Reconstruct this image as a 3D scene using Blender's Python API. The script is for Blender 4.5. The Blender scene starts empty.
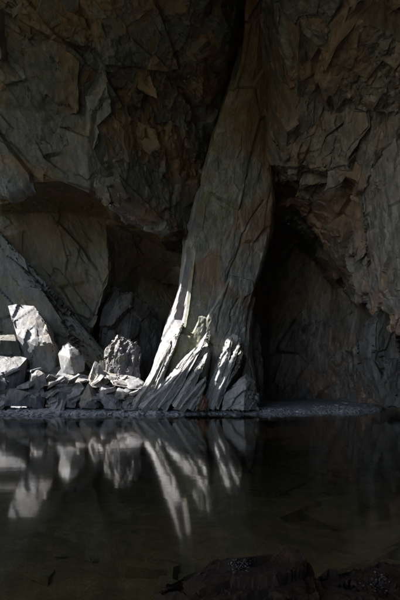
import bpy, bmesh, math, random
import numpy as np
from mathutils import Vector

# ------------------------------------------------------------------ camera, sky, sun, exposure
scene = bpy.context.scene
COL = scene.collection
R = math.radians
CAM_Z, F, HY, CX = 1.0, 400.0, 385.0, 200.0        # eye height (m), focal length, horizon row, centre column

cam = bpy.data.cameras.new('camera')
cam.sensor_fit = 'VERTICAL'; cam.sensor_height = 36.0; cam.sensor_width = 24.0
cam.lens = 24.0
cam.shift_y = (HY - 300.0) / 600.0
cam.clip_start = 0.05; cam.clip_end = 2000
camo = bpy.data.objects.new('camera', cam); COL.objects.link(camo)
camo.location = (0, 0, CAM_Z); camo.rotation_euler = (R(90), 0, 0)
scene.camera = camo

SUN_FROM = Vector((-0.67, -0.15, 0.72)).normalized()      # direction towards the sun
elev = math.asin(SUN_FROM.z); azim = math.atan2(SUN_FROM.x, SUN_FROM.y)
world = bpy.data.worlds.new('World'); scene.world = world; world.use_nodes = True
nt = world.node_tree; nt.nodes.clear()
sky = nt.nodes.new('ShaderNodeTexSky'); sky.sky_type = 'NISHITA'; sky.sun_disc = False
sky.sun_elevation = elev; sky.sun_rotation = azim; sky.air_density = 1.2; sky.dust_density = 1.5
bg = nt.nodes.new('ShaderNodeBackground'); bg.inputs['Strength'].default_value = 0.14
wo = nt.nodes.new('ShaderNodeOutputWorld')
nt.links.new(sky.outputs[0], bg.inputs[0]); nt.links.new(bg.outputs[0], wo.inputs[0])

sl = bpy.data.lights.new('sun', 'SUN'); sl.energy = 5.0; sl.angle = R(0.6); sl.color = (1.0, 0.97, 0.93)
so = bpy.data.objects.new('sun', sl); COL.objects.link(so)
so.rotation_euler = SUN_FROM.to_track_quat('Z', 'Y').to_euler(); so.location = (-20, 16, 20)

scene.view_settings.view_transform = 'Standard'
scene.view_settings.look = 'None'
scene.view_settings.exposure = 2.15
scene.view_settings.gamma = 1.0
scene.view_settings.use_curve_mapping = False
scene.render.engine = 'CYCLES'
scene.cycles.use_denoising = True
scene.cycles.max_bounces = 8; scene.cycles.diffuse_bounces = 5
scene.cycles.glossy_bounces = 3; scene.cycles.transparent_max_bounces = 8
scene.cycles.caustics_reflective = False; scene.cycles.caustics_refractive = False
scene.cycles.sample_clamp_indirect = 3.0

rng = np.random.default_rng(7)
rnd = random.Random(11)


def W(px, py, Y):
    return np.array(((px - CX) / F * Y, Y, CAM_Z + (HY - py) / F * Y))


# ------------------------------------------------------------------ noise in numpy
def hsh(ix, iy, iz, seed):
    h = (ix.astype(np.int64) * 73856093) ^ (iy.astype(np.int64) * 19349663) ^ (iz.astype(np.int64) * 83492791) ^ (seed * 2654435761)
    h &= 0xFFFFFFFF
    h = ((h ^ (h >> 16)) * 0x45d9f3b) & 0xFFFFFFFF
    h = ((h ^ (h >> 16)) * 0x45d9f3b) & 0xFFFFFFFF
    return (h ^ (h >> 16)) & 0xFFFFFFFF


def u01(h, k):
    h = ((h + k * 0x9E3779B9) * 0x2c1b3c6d) & 0xFFFFFFFF
    h = (h ^ (h >> 15)) * 0x297a2d39 & 0xFFFFFFFF
    return ((h ^ (h >> 14)) & 0xFFFFFF) / float(0xFFFFFF)


def vnoise(p, seed=0):
    b = np.floor(p); f = p - b; f = f * f * (3 - 2 * f); b = b.astype(np.int64)
    out = 0
    for i in (0, 1):
        for j in (0, 1):
            for k in (0, 1):
                w = (f[:, 0] if i else 1 - f[:, 0]) * (f[:, 1] if j else 1 - f[:, 1]) * (f[:, 2] if k else 1 - f[:, 2])
                out = out + w * u01(hsh(b[:, 0] + i, b[:, 1] + j, b[:, 2] + k, seed), 1)
    return out * 2 - 1


def fbm(p, seed=0, oct=4, gain=0.5):
    a, s, o = 1.0, 1.0, 0
    for i in range(oct):
        o = o + a * vnoise(p * s, seed + i * 17); a *= gain; s *= 2.03
    return o


def basis(e1, e2, s):
    """rows: axes e1 (long), e2, e1xe2, each divided by its scale"""
    e1 = np.array(e1, float); e1 /= np.linalg.norm(e1)
    e2 = np.array(e2, float); e2 -= e1 * e1.dot(e2); e2 /= np.linalg.norm(e2)
    e3 = np.cross(e1, e2)
    return np.stack([e1 / s[0], e2 / s[1], e3 / s[2]])


def facets(p, M, seed=0, tilt=1.0, soft=0.12):
    """piecewise planar cell noise: broken rock. returns (height, distance to the cell border)"""
    q = p @ M.T
    b = np.floor(q - 0.5).astype(np.int64)
    n = len(q)
    d1 = np.full(n, 9e9); d2 = np.full(n, 9e9); v1 = np.zeros(n); v2 = np.zeros(n)
    for i in (0, 1):
        for j in (0, 1):
            for k in (0, 1):
                cx, cy, cz = b[:, 0] + i, b[:, 1] + j, b[:, 2] + k
                h = hsh(cx, cy, cz, seed)
                r = [q[:, a] - (c + 0.5 + (u01(h, a + 1) - 0.5) * 0.8) for a, c in enumerate((cx, cy, cz))]
                d = np.sqrt(r[0] ** 2 + r[1] ** 2 + r[2] ** 2)
                v = (u01(h, 5) - 0.5) * 1.2 + tilt * ((u01(h, 6) - 0.5) * r[0] + (u01(h, 7) - 0.5) * r[1] + (u01(h, 8) - 0.5) * r[2])
                m1 = d < d1; m2 = (~m1) & (d < d2)
                d2 = np.where(m1, d1, np.where(m2, d, d2)); v2 = np.where(m1, v1, np.where(m2, v, v2))
                d1 = np.where(m1, d, d1); v1 = np.where(m1, v, v1)
    g = d2 - d1
    t = np.clip(g / soft, 0, 1); t = t * t * (3 - 2 * t)
    return v1 * (0.5 + 0.5 * t) + v2 * (0.5 - 0.5 * t), g


# ------------------------------------------------------------------ mesh helpers
def link_mesh(name, me, mat, parent=None):
    o = bpy.data.objects.new(name, me); COL.objects.link(o)
    if mat: me.materials.append(mat)
    if parent: o.parent = parent
    return o


def tag(o, label=None, cat=None, group=None, kind=None):
    if label: o['label'] = label
    if cat: o['category'] = cat
    if group: o['group'] = group
    o['kind'] = kind or 'thing'
    return o


def raw_mesh(name, V, Fc, smooth=True):
    me = bpy.data.meshes.new(name)
    V = np.asarray(V, np.float32); Fc = np.asarray(Fc, np.int32)
    k = Fc.shape[1]
    me.vertices.add(len(V)); me.vertices.foreach_set('co', V.ravel())
    me.loops.add(Fc.size); me.loops.foreach_set('vertex_index', Fc.ravel())
    me.polygons.add(len(Fc)); me.polygons.foreach_set('loop_start', np.arange(0, Fc.size, k, dtype=np.int32))
    me.update(calc_edges=True); me.validate()
    me.polygons.foreach_set('use_smooth', np.full(len(me.polygons), smooth))
    return me


def grid_faces(nu, nv, wrap=False):
    i = np.arange(nu if wrap else nu - 1)[:, None]; j = np.arange(nv - 1)[None, :]
    i2 = (i + 1) % nu
    a = i * nv + j; b = i2 * nv + j; c = i2 * nv + j + 1; d = i * nv + j + 1
    return np.stack([a, b, c, d], -1).reshape(-1, 4)


def grid_normals(P):
    du = np.gradient(P, axis=0); dv = np.gradient(P, axis=1)
    n = np.cross(du, dv); return n / (np.linalg.norm(n, axis=2, keepdims=True) + 1e-9)


def smooth_grid(P, it=2, wrap=False):
    for _ in range(it):
        Q = P.copy()
        Q[1:-1] = (P[:-2] + 2 * P[1:-1] + P[2:]) / 4
        if wrap:
            Q[0] = (P[-1] + 2 * P[0] + P[1]) / 4; Q[-1] = (P[-2] + 2 * P[-1] + P[0]) / 4
        P = Q.copy()
        P[:, 1:-1] = (Q[:, :-2] + 2 * Q[:, 1:-1] + Q[:, 2:]) / 4
    return P


def lerp_rows(ctrl, t, n):
    """resample ctrl[k, ...] at parameters t (length k) onto n even steps, or at given parameters"""
    tt = np.linspace(t[0], t[-1], n) if np.isscalar(n) else n
    idx = np.clip(np.searchsorted(t, tt, 'right') - 1, 0, len(t) - 2)
    w = (tt - t[idx]) / (t[idx + 1] - t[idx])
    w = w.reshape((-1,) + (1,) * (ctrl.ndim - 1))
    return ctrl[idx] * (1 - w) + ctrl[idx + 1] * w


# ------------------------------------------------------------------ materials
def rock_mat(name, dark, light, stain, stain_amt, moss_amt, rough=0.6, streak=(0, 0, 0), bump=1.0, scale=1.0, spec=0.35, fleck=0.3, moss_col=(0.05, 0.06, 0.02), trend=None):
    m = bpy.data.materials.new(name); m.use_nodes = True
    t = m.node_tree; N = t.nodes; L = t.links; N.clear()
    out = N.new('ShaderNodeOutputMaterial'); bs = N.new('ShaderNodeBsdfPrincipled')
    L.new(bs.outputs[0], out.inputs[0])
    geo = N.new('ShaderNodeNewGeometry'); oi = N.new('ShaderNodeObjectInfo')

    def noise(vec, s, det=6, rgh=0.6, dist=0.0):
        n = N.new('ShaderNodeTexNoise'); n.inputs['Scale'].default_value = s; n.inputs['Detail'].default_value = det
        n.inputs['Roughness'].default_value = rgh; n.inputs['Distortion'].default_value = dist
        L.new(vec, n.inputs['Vector']); return n.outputs['Fac']

    def ramp(fac, a, b, ca=(0, 0, 0, 1), cb=(1, 1, 1, 1)):
        r = N.new('ShaderNodeValToRGB'); r.color_ramp.elements[0].position = a; r.color_ramp.elements[1].position = b
        r.color_ramp.elements[0].color = ca; r.color_ramp.elements[1].color = cb
        L.new(fac, r.inputs[0]); return r.outputs[0]

    def mix(fac, a, b, mode='MIX'):
        x = N.new('ShaderNodeMix'); x.data_type = 'RGBA'; x.blend_type = mode
        if isinstance(fac, float): x.inputs[0].default_value = fac
        else: L.new(fac, x.inputs[0])
        for s, v in ((6, a), (7, b)):
            if isinstance(v, tuple): x.inputs[s].default_value = (*v[:3], 1)
            else: L.new(v, x.inputs[s])
        return x.outputs[2]

    def math_(op, a, b):
        x = N.new('ShaderNodeMath'); x.operation = op
        for i, v in enumerate((a, b)):
            if isinstance(v, float): x.inputs[i].default_value = v
            else: L.new(v, x.inputs[i])
        return x.outputs[0]

    vadd = N.new('ShaderNodeVectorMath'); vadd.operation = 'MULTIPLY_ADD'
    L.new(oi.outputs['Random'], vadd.inputs[0]); vadd.inputs[1].default_value = (13, 29, 7); L.new(geo.outputs['Position'], vadd.inputs[2])
    pos = vadd.outputs[0]
    mp = N.new('ShaderNodeMapping'); mp.inputs['Rotation'].default_value = streak
    mp.inputs['Scale'].default_value = (1 * scale, 1 * scale, 0.30 * scale); L.new(pos, mp.inputs['Vector'])
    mp2 = N.new('ShaderNodeMapping'); mp2.inputs['Scale'].default_value = (scale,) * 3; L.new(pos, mp2.inputs['Vector'])
    sv, pv = mp.outputs[0], mp2.outputs[0]
    n_streak = noise(sv, 5.0, 10, 0.68, 0.15)
    n_fine = noise(pv, 9.0, 8, 0.7)
    n_low = noise(pv, 0.45, 5, 0.6, 0.5)
    n_low2 = noise(pv, 0.85, 6, 0.65, 0.8)
    if trend:
        sx = N.new('ShaderNodeSeparateXYZ'); L.new(geo.outputs['Position'], sx.inputs[0])
        n_low = math_('ADD', n_low, math_('MULTIPLY', math_('SUBTRACT', sx.outputs['Z'], trend[0]), trend[1]))
        n_low2 = math_('ADD', n_low2, math_('MULTIPLY', math_('SUBTRACT', trend[2], sx.outputs['X']), trend[3]))
    base = mix(ramp(n_streak, 0.40, 0.62), dark, light)
    base = mix(ramp(n_fine, 0.38, 0.62), mix(0.6, base, dark), base)
    n_grain = noise(pv, 55.0, 3, 0.75)
    base = mix(ramp(n_grain, 0.36, 0.6), mix(0.55, base, tuple(c * 0.5 for c in dark)), base)
    base = mix(math_('MULTIPLY', ramp(n_low, 0.47, 0.6), stain_amt), base, mix(ramp(n_streak, 0.35, 0.7), tuple(c * 0.55 for c in stain), stain))
    mossf = math_('MULTIPLY', math_('MULTIPLY', ramp(n_low2, 0.52, 0.64), ramp(n_fine, 0.38, 0.6)), moss_amt)
    base = mix(mossf, base, moss_col)
    if fleck:
        base = mix(math_('MULTIPLY', ramp(noise(sv, 14.0, 5, 0.7), 0.6, 0.72), fleck), base, tuple(min(0.6, c * 1.9) for c in light))
    vo = N.new('ShaderNodeTexVoronoi'); vo.feature = 'DISTANCE_TO_EDGE'; vo.inputs['Scale'].default_value = 0.8
    wob = N.new('ShaderNodeVectorMath'); wob.operation = 'MULTIPLY_ADD'
    nn = N.new('ShaderNodeTexNoise'); nn.inputs['Scale'].default_value = 1.6; nn.inputs['Detail'].default_value = 4; L.new(pv, nn.inputs['Vector'])
    L.new(nn.outputs['Color'], wob.inputs[0]); wob.inputs[1].default_value = (0.9, 0.9, 0.9); L.new(sv, wob.inputs[2])
    L.new(wob.outputs[0], vo.inputs['Vector'])
    crack = ramp(vo.outputs['Distance'], 0.0, 0.012)
    base = mix(math_('MULTIPLY', math_('SUBTRACT', 1.0, crack), ramp(n_low2, 0.5, 0.62)), base, tuple(c * 0.35 for c in dark))
    L.new(base, bs.inputs['Base Color'])
    rr = math_('ADD', math_('MULTIPLY', n_fine, 0.35), rough - 0.18); L.new(rr, bs.inputs['Roughness'])
    bs.inputs['Specular IOR Level'].default_value = spec
    h = math_('ADD', math_('MULTIPLY', n_streak, 1.0), math_('MULTIPLY', n_fine, 0.55))
    h = math_('ADD', h, math_('MULTIPLY', n_grain, 0.30))
    bp = N.new('ShaderNodeBump'); bp.inputs['Strength'].default_value = min(1.0, 0.75 * bump); bp.inputs['Distance'].default_value = 0.035 * bump / scale ** 0.5
    L.new(h, bp.inputs['Height']); L.new(bp.outputs[0], bs.inputs['Normal'])
    return m


M_WALL = rock_mat('wall_slate', (0.055, 0.057, 0.062), (0.19, 0.19, 0.19), (0.21, 0.12, 0.055), 0.75, 0.6, rough=0.5, spec=0.5, streak=(0, R(35), 0))
M_RECESS = rock_mat('recess_slate', (0.06, 0.055, 0.048), (0.19, 0.17, 0.14), (0.17, 0.10, 0.062), 0.85, 0.9, streak=(0, R(25), 0), moss_col=(0.085, 0.085, 0.028), bump=0.9, trend=(6.8, 0.03, 2.5, 0.014))
M_RIGHT = rock_mat('right_wall_slate', (0.075, 0.073, 0.074), (0.30, 0.275, 0.265), (0.30, 0.175, 0.115), 0.6, 0.15, rough=0.5, spec=0.5, streak=(0, R(-25), 0))
M_FLANK = rock_mat('lit_flank_slate', (0.15, 0.15, 0.165), (0.33, 0.325, 0.335), (0.24, 0.19, 0.16), 0.4, 0.25, streak=(0, R(14), 0), scale=1.5, moss_col=(0.15, 0.14, 0.06))  # paler, less mossy pillar slate; brightness of the lit side is in the colour
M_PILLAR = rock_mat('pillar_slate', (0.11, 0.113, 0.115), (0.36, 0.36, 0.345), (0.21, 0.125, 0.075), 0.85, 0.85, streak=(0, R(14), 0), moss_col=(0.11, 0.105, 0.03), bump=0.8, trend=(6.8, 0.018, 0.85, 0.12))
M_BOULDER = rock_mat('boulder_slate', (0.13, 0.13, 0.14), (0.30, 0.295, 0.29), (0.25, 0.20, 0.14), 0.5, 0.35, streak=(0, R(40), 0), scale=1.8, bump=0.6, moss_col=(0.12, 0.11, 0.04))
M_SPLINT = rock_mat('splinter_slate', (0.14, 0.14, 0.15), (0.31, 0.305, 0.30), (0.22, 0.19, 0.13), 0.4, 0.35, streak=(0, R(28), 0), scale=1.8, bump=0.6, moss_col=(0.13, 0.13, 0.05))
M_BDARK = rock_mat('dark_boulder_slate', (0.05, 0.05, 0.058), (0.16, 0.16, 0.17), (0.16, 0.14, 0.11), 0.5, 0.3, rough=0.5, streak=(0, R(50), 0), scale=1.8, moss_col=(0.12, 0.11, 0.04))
M_VOID = rock_mat('dark_wet_slate', (0.02, 0.02, 0.022), (0.07, 0.068, 0.066), (0.06, 0.05, 0.03), 0.4, 0.3, streak=(0, R(-40), 0))  # near-black colour stands in for the shade of the hollow
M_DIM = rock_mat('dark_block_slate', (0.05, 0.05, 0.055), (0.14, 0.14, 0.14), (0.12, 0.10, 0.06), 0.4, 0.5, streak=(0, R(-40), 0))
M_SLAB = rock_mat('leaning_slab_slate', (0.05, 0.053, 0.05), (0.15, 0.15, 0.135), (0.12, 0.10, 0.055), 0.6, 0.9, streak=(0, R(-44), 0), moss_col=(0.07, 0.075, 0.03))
M_BANK = rock_mat('wet_shingle', (0.16, 0.17, 0.19), (0.36, 0.37, 0.40), (0.16, 0.15, 0.14), 0.3, 0.0, rough=0.5, scale=3.0)
M_BED = rock_mat('pool_bed_silt', (0.10, 0.088, 0.055), (0.25, 0.22, 0.14), (0.2, 0.155, 0.085), 0.5, 0.4, rough=0.9, scale=0.8, bump=0.5, fleck=0.0)
M_BEDSLAB = rock_mat('submerged_slate', (0.12, 0.112, 0.075), (0.30, 0.27, 0.18), (0.2, 0.155, 0.085), 0.5, 0.4, rough=0.9, scale=1.2, bump=0.5, fleck=0.0)
M_WET = rock_mat('wet_brown_rock', (0.008, 0.005, 0.003), (0.020, 0.0125, 0.008), (0.028, 0.014, 0.007), 0.6, 0.0, rough=0.75, streak=(0, R(60), 0), scale=6.0, spec=0.12, fleck=0.1)
M_GROUND = rock_mat('fellside_turf', (0.04, 0.05, 0.02), (0.09, 0.10, 0.04), (0.10, 0.09, 0.06), 0.5, 0.5, rough=0.9, scale=0.3, fleck=0.0)

M_WATER = bpy.data.materials.new('pool_water'); M_WATER.use_nodes = True
t = M_WATER.node_tree; t.nodes.clear()
o_ = t.nodes.new('ShaderNodeOutputMaterial'); mx = t.nodes.new('ShaderNodeMixShader'); fr = t.nodes.new('ShaderNodeFresnel')
tr = t.nodes.new('ShaderNodeBsdfTransparent'); gl = t.nodes.new('ShaderNodeBsdfGlossy'); bp = t.nodes.new('ShaderNodeBump')
nz = t.nodes.new('ShaderNodeTexNoise'); mpw = t.nodes.new('ShaderNodeMapping'); gw = t.nodes.new('ShaderNodeNewGeometry')
fr.inputs['IOR'].default_value = 1.33; tr.inputs[0].default_value = (0.92, 0.90, 0.74, 1); gl.inputs['Roughness'].default_value = 0.07
gl.inputs[0].default_value = (1, 1, 1, 1)
mpw.inputs['Scale'].default_value = (0.7, 3.2, 1); nz.inputs['Scale'].default_value = 1.1; nz.inputs['Detail'].default_value = 3
bp.inputs['Strength'].default_value = 0.3; bp.inputs['Distance'].default_value = 0.0035
for a, b in ((gw.outputs['Position'], mpw.inputs[0]), (mpw.outputs[0], nz.inputs['Vector']), (nz.outputs['Fac'], bp.inputs['Height']),
             (bp.outputs[0], gl.inputs['Normal']), (bp.outputs[0], fr.inputs['Normal']), (fr.outputs[0], mx.inputs[0]),
             (tr.outputs[0], mx.inputs[1]), (gl.outputs[0], mx.inputs[2]), (mx.outputs[0], o_.inputs[0])):
    t.links.new(a, b)

# ------------------------------------------------------------------ the cave shell
# each column: points from behind-overhead, over the roof, its lip, the recess behind it, down to below the floor
def col(x0, x1, *pts):
    c = [np.array((x0, -2.5, 11.0)), np.array((x1, 3.0, 11.2))]
    c += [np.array(p[1:]) if p[0] == 'w' else W(*p) for p in pts]
    return c

COLS = [
    # u,   roof far, roof mid,        py=0 area,       upper,           lip,              under lip,        mid / lip 2,      under lip 2,      floor,          below
    (-150, col(-13, -13.5, (-150, -110, 9.5), (-150, 10, 11.0), (-150, 70, 11.8), (-140, 100, 12.2), (-130, 60, 14.2), (-130, 130, 19.0), (-120, 290, 19.5), (-120, 405, 19.5), (-120, 460, 19.5))),
    (-60, col(-9, -10.5, (-60, -110, 9.0), (-60, 10, 10.2), (-60, 110, 11.5), (-55, 160, 12.1), (-50, 120, 14.1), (-50, 180, 17.6), (-45, 290, 18.3), (-45, 405, 18.3), (-45, 460, 18.3))),
    (0, col(-5.5, -5.8, (-5, -110, 8.6), (-5, 10, 10.0), (-3, 110, 11.4), (0, 191, 12.2), (0, 140, 14.1), (0, 215, 17.0), (0, 290, 17.4), (0, 405, 17.4), (0, 460, 17.4))),
    (18, col(-4.6, -4.8, (10, -110, 8.6), (10, 10, 10.0), (14, 110, 11.4), (16, 194, 12.2), (18, 140, 14.1), (18, 215, 17.2), (18, 290, 17.6), (18, 405, 17.6), (18, 460, 17.6))),
    (32, col(-4.0, -4.2, (22, -110, 8.6), (22, 10, 10.0), (28, 110, 11.4), (32, 185, 12.2), (32, 138, 14.15), (32, 212, 17.4), (32, 290, 17.8), (32, 405, 17.8), (32, 460, 17.8))),
    (60, col(-3.0, -3.2, (50, -110, 8.6), (50, 10, 10.0), (56, 110, 11.5), (60, 183, 12.2), (60, 138, 14.1), (60, 212, 17.6), (60, 290, 18.0), (60, 405, 18.0), (60, 460, 18.0))),
    (90, col(-2.2, -2.4, (80, -110, 8.6), (80, 10, 10.1), (86, 110, 11.6), (90, 196, 12.3), (90, 145, 14.15), (90, 218, 17.8), (90, 290, 18.2), (90, 405, 18.2), (90, 460, 18.2))),
    (104, col(-1.8, -2.0, (95, -110, 8.6), (95, 10, 10.2), (100, 110, 11.8), (104, 190, 12.5), (104, 150, 14.3), (106, 222, 17.8), (110, 272, 17.7), (60, 405, 17.9), (60, 460, 17.9))),
    (112, col(-1.7, -1.8, (103, -110, 8.6), (103, 10, 10.2), (108, 110, 11.9), (112, 196, 12.8), (112, 200, 15.0), (114, 228, 18.0), (116, 278, 18.7), (68, 405, 19.0), (68, 460, 19.0))),
    (135, col(-1.2, -1.3, (126, -110, 8.6), (126, 10, 10.4), (130, 110, 12.1), (135, 207, 13.3), (135, 214, 15.8), (136, 236, 18.6), (140, 280, 20.0), (120, 405, 20.6), (135, 460, 20.6))),
    (170, col(-.6, -.6, (160, -110, 8.6), (160, 10, 10.6), (164, 110, 12.7), (170, 228, 14.2), (170, 236, 16.8), (170, 252, 19.0), (170, 290, 20.6), (170, 405, 20.8), (170, 460, 20.8))),
    (205, col(0, 0, (200, -110, 8.7), (200, 10, 10.8), (204, 100, 13.4), (205, 235, 16.0), (205, 232, 17.4), (205, 250, 18.6), (205, 290, 19.0), (205, 405, 19.2), (205, 460, 19.2))),
    (243, col(.7, .8, (243, -110, 11.2), (243, 10, 12.9), (243, 80, 14.6), (243, 215, 16.6), (243, 220, 17.6), (243, 250, 18.8), (243, 290, 19.2), (243, 405, 19.4), (243, 460, 19.4))),
    (262, col(1.1, 1.2, (268, -110, 10.6), (266, 10, 12.2), (264, 100, 14.0), (262, 165, 14.6), (264, 178, 16.0), (266, 230, 19.0), (270, 290, 21.2), (270, 405, 22.6), (270, 460, 22.6))),
    (288, col(1.6, 1.8, (296, -110, 8.6), (292, 10, 10.6), (290, 110, 12.5), (288, 168, 13.5), (289, 182, 14.7), (294, 208, 16.8), (297, 245, 20.5), (298, 405, 22.5), (298, 460, 22.5))),
    (322, col(2.4, 2.6, (330, -110, 8.3), (326, 10, 10.2), (323, 110, 12.2), (320, 174, 13.2), (320, 186, 14.3), (326, 243, 16.3), (331, 285, 19.6), (327, 405, 21.0), (327, 460, 21.0))),
    (352, col(3.1, 3.4, (364, -110, 8.0), (360, 10, 9.8), (355, 110, 11.9), (350, 180, 12.9), (350, 190, 13.7), (355, 272, 15.1), (360, 310, 17.8), (355, 405, 18.8), (355, 460, 18.8))),
    (388, col(4.0, 4.4, (404, -110, 7.8), (398, 10, 9.4), (392, 110, 11.4), (388, 192, 12.4), (388, 198, 12.9), (388, 332, 13.3), (389, 340, 15.2), (388, 407, 16.2), (388, 460, 16.2))),
    (430, col(5.2, 5.8, (450, -110, 7.5), (442, 10, 8.8), (434, 110, 10.6), (430, 196, 11.4), (430, 202, 11.8), (428, 340, 12.2), (430, 350, 12.8), (430, 407, 13.6), (430, 470, 13.6))),
    (520, col(7.4, 8.0, ('w', 8.6, 6.4, 9.5), ('w', 8.4, 7.6, 8.2), ('w', 8.3, 8.6, 6.4), ('w', 8.3, 9.1, 5.0), ('w', 8.3, 9.2, 4.8), ('w', 8.2, 9.6, 2.6), ('w', 8.2, 9.8, 2.0), ('w', 8.2, 10.2, 0.2), ('w', 8.2, 10.2, -1.6))),
    (640, col(9.5, 9.5, ('w', 9.6, 1.0, 8.5), ('w', 9.4, 0.5, 7.5), ('w', 9.3, 0, 6), ('w', 9.2, -.2, 5.0), ('w', 9.2, -.2, 4.8), ('w', 9.0, -.3, 2.6), ('w', 9.0, -.3, 2.0), ('w', 9.0, -.4, 0.2), ('w', 9.0, -.4, -1.6))),
]
COLS.insert(0, (-200, [p - np.array((10.0, 0, 0)) for p in COLS[0][1]]))  # unseen roof carried further left to keep sun off the pool bed
us = np.array([c[0] for c in COLS], float)
ctrl = np.array([c[1] for c in COLS])                        # [ncol, nrow, 3]
US = np.concatenate([np.linspace(-200, -16, 46), np.linspace(-15, 415, 570), np.linspace(418, 640, 40)])
VS = np.concatenate([np.linspace(0, 6.6, 36), np.linspace(6.65, 25.6, 600)])
NU, NV = len(US), len(VS)
vlen = np.array([0, 2.0, 4.6, 8.0, 11.0, 14.2, 15.8, 18.3, 20.6, 24.6, 25.6])   # dense where it shows
P = lerp_rows(ctrl, us, US)
P = np.swapaxes(lerp_rows(np.swapaxes(P, 0, 1), vlen, VS), 0, 1)
P = smooth_grid(P, 5)
Nn = grid_normals(P)
# the normal should point into the cave
cen = np.array((0, 8.0, 3.0)); s = np.sign(((cen - P) * Nn).sum(2)); Nn *= np.where(np.median(s) < 0, -1, 1)
flat = P.reshape(-1, 3)
uu = US[:, None] * np.ones((1, NV)); vv = VS[None, :] * np.ones((NU, 1))
right = 1 / (1 + np.exp(-(uu.ravel() - 245) / 8))
vf = vv.ravel()
calm = np.clip((vf - 15.0) / 1.6, 0, 1) * (1 - right)          # the recess at the left is a smoother wall
calm = np.maximum(calm, 0.3 * np.clip((vf - 19.0) / 1.6, 0, 1))
big = np.clip(0.42 + 0.85 * fbm(flat * 0.55, 3, 3), 0, 1)


def shell_disp(p, e1, seed):
    h, g = facets(p, basis(e1, (0, 1, 0.3), (4.4, 1.9, 1.7)), seed, 1.9, 0.03); d = 0.34 * h
    h, g = facets(p + 3.1, basis(e1, (0.1, 1, 0.3), (2.3, 0.62, 0.62)), seed + 1, 1.9, 0.03); d = d + (0.07 + 0.13 * big) * h
    h, g = facets(p + 7.7, basis(e1, (0.2, 1, 0), (1.05, 0.24, 0.25)), seed + 2, 1.9, 0.05); d = d + (0.012 + 0.075 * big) * h
    h, g = facets(p + 1.7, basis(e1, (0.2, 1, 0), (0.46, 0.10, 0.11)), seed + 3, 1.7, 0.12); d = d + (0.008 + 0.030 * big) * h
    h, g = facets(p + 5.3, basis(e1, (0.2, 1, 0), (0.20, 0.05, 0.055)), seed + 4, 1.4, 0.3); d = d + (0.004 + 0.010 * big) * h
    return d


dl = shell_disp(flat, (0.55, -0.1, -0.8), 21)
dr = shell_disp(flat, (-0.38, 0.2, -0.9), 51)
disp = (dl * (1 - right) + dr * right) * (1 - 0.55 * calm) + 0.06 * fbm(flat * 0.45, 5, 3)
flat = flat + Nn.reshape(-1, 3) * disp[:, None]
keep = ~((uu[:-1, :-1] < 107) & (vv[:-1, :-1] > np.where(uu[:-1, :-1] > 40, 14.5, 14.3)) & (vv[:-1, :-1] < 15.7)).ravel()     # daylight slot in the roof behind the lip
shell = raw_mesh('cave_wall_back', flat, grid_faces(NU, NV)[keep][:, ::-1])
shell.set_sharp_from_angle(angle=R(30))
# material split: left slate, redder right
shell.materials.append(M_WALL); shell.materials.append(M_RIGHT); shell.materials.append(M_RECESS)
fu = (uu[:-1, :-1] + 4 * np.sin(vv[:-1, :-1] * 3)).ravel()[keep]
shell.polygons.foreach_set('material_index', np.where(fu > 250, 1, np.where((vv[:-1, :-1].ravel()[keep] > 15.6), 2, 0)).astype(np.int32))
shell_o = link_mesh('cave_wall_back', shell, None)
tag(shell_o, 'dark fractured slate cavern wall and roof enclosing the pool', kind='structure')

# left side wall of the chamber, in front of the daylight opening (out of frame), its heights and gaps shaped for the light
def side_sheet(name, rows, nu, nv, mat, seed, amp=0.5):
    c = np.array(rows, float)
    P = lerp_rows(c, np.arange(len(c)), nu); P = np.swapaxes(lerp_rows(np.swapaxes(P, 0, 1), np.arange(c.shape[1]), nv), 0, 1)
    P = smooth_grid(P, 3); N_ = grid_normals(P); f = P.reshape(-1, 3)
    h, _ = facets(f, basis((0, .3, 1), (0, 1, 0), (2.2, 1.4, 1.2)), seed, 1.0, .2)
    h2, _ = facets(f + 4, basis((0, .3, 1), (0, 1, 0), (.7, .5, .4)), seed + 1, 1.0, .2)
    f = f + N_.reshape(-1, 3) * (amp * h + amp * .3 * h2)[:, None]
    return tag(link_mesh(name, raw_mesh(name, f, grid_faces(nu, nv)), mat), kind='structure')

side_sheet('cave_wall_left', [
    [(-17.5, 19.8, -1.5), (-17.5, 19.8, 3), (-17.5, 19.6, 6), (-17.5, 19.2, 9.5), (-17.4, 18.5, 12)],
    [(-13.4, 16.8, -1.5), (-13.4, 16.8, 3), (-13.5, 16.7, 6), (-13.6, 16.6, 10), (-13.8, 16.4, 14)],
    [(-12.6, 14.9, -1.5), (-12.6, 14.9, 3), (-12.7, 14.9, 6), (-12.8, 14.9, 10), (-12.9, 14.9, 14)],
    [(-12.3, 13.9, -1.5), (-12.3, 13.9, 1), (-12.5, 13.8, 2), (-12.7, 13.7, 3), (-12.9, 13.6, 4)],
    [(-11.4, 12.6, -1.5), (-11.8, 12.4, 0.5), (-12.2, 12.0, 1.8), (-12.6, 11.6, 2.6), (-13, 11.2, 3.2)],
    [(-9.6, 9.5, -1.5), (-10.0, 9.5, 2), (-10.4, 9.3, 5), (-11.0, 9.1, 7.5), (-11.4, 8.9, 9.0)],
    [(-8.8, 6.5, -1.5), (-9.2, 6.5, 2), (-9.6, 6.5, 5.0), (-10.0, 6.5, 7.5), (-10.4, 6.5, 9.0)],
    [(-8.6, 4.5, -1.5), (-8.8, 4.5, .2), (-9.2, 4.5, 1.0), (-9.8, 4.5, 1.6), (-10.4, 4.5, 2.0)],
    [(-8.4, -1, -1.5), (-8.6, -1, 0.2), (-8.8, -1, 0.8), (-9.2, -1, 1.2), (-9.6, -1, 1.6)],
], 120, 120, M_WALL, 91)
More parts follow.
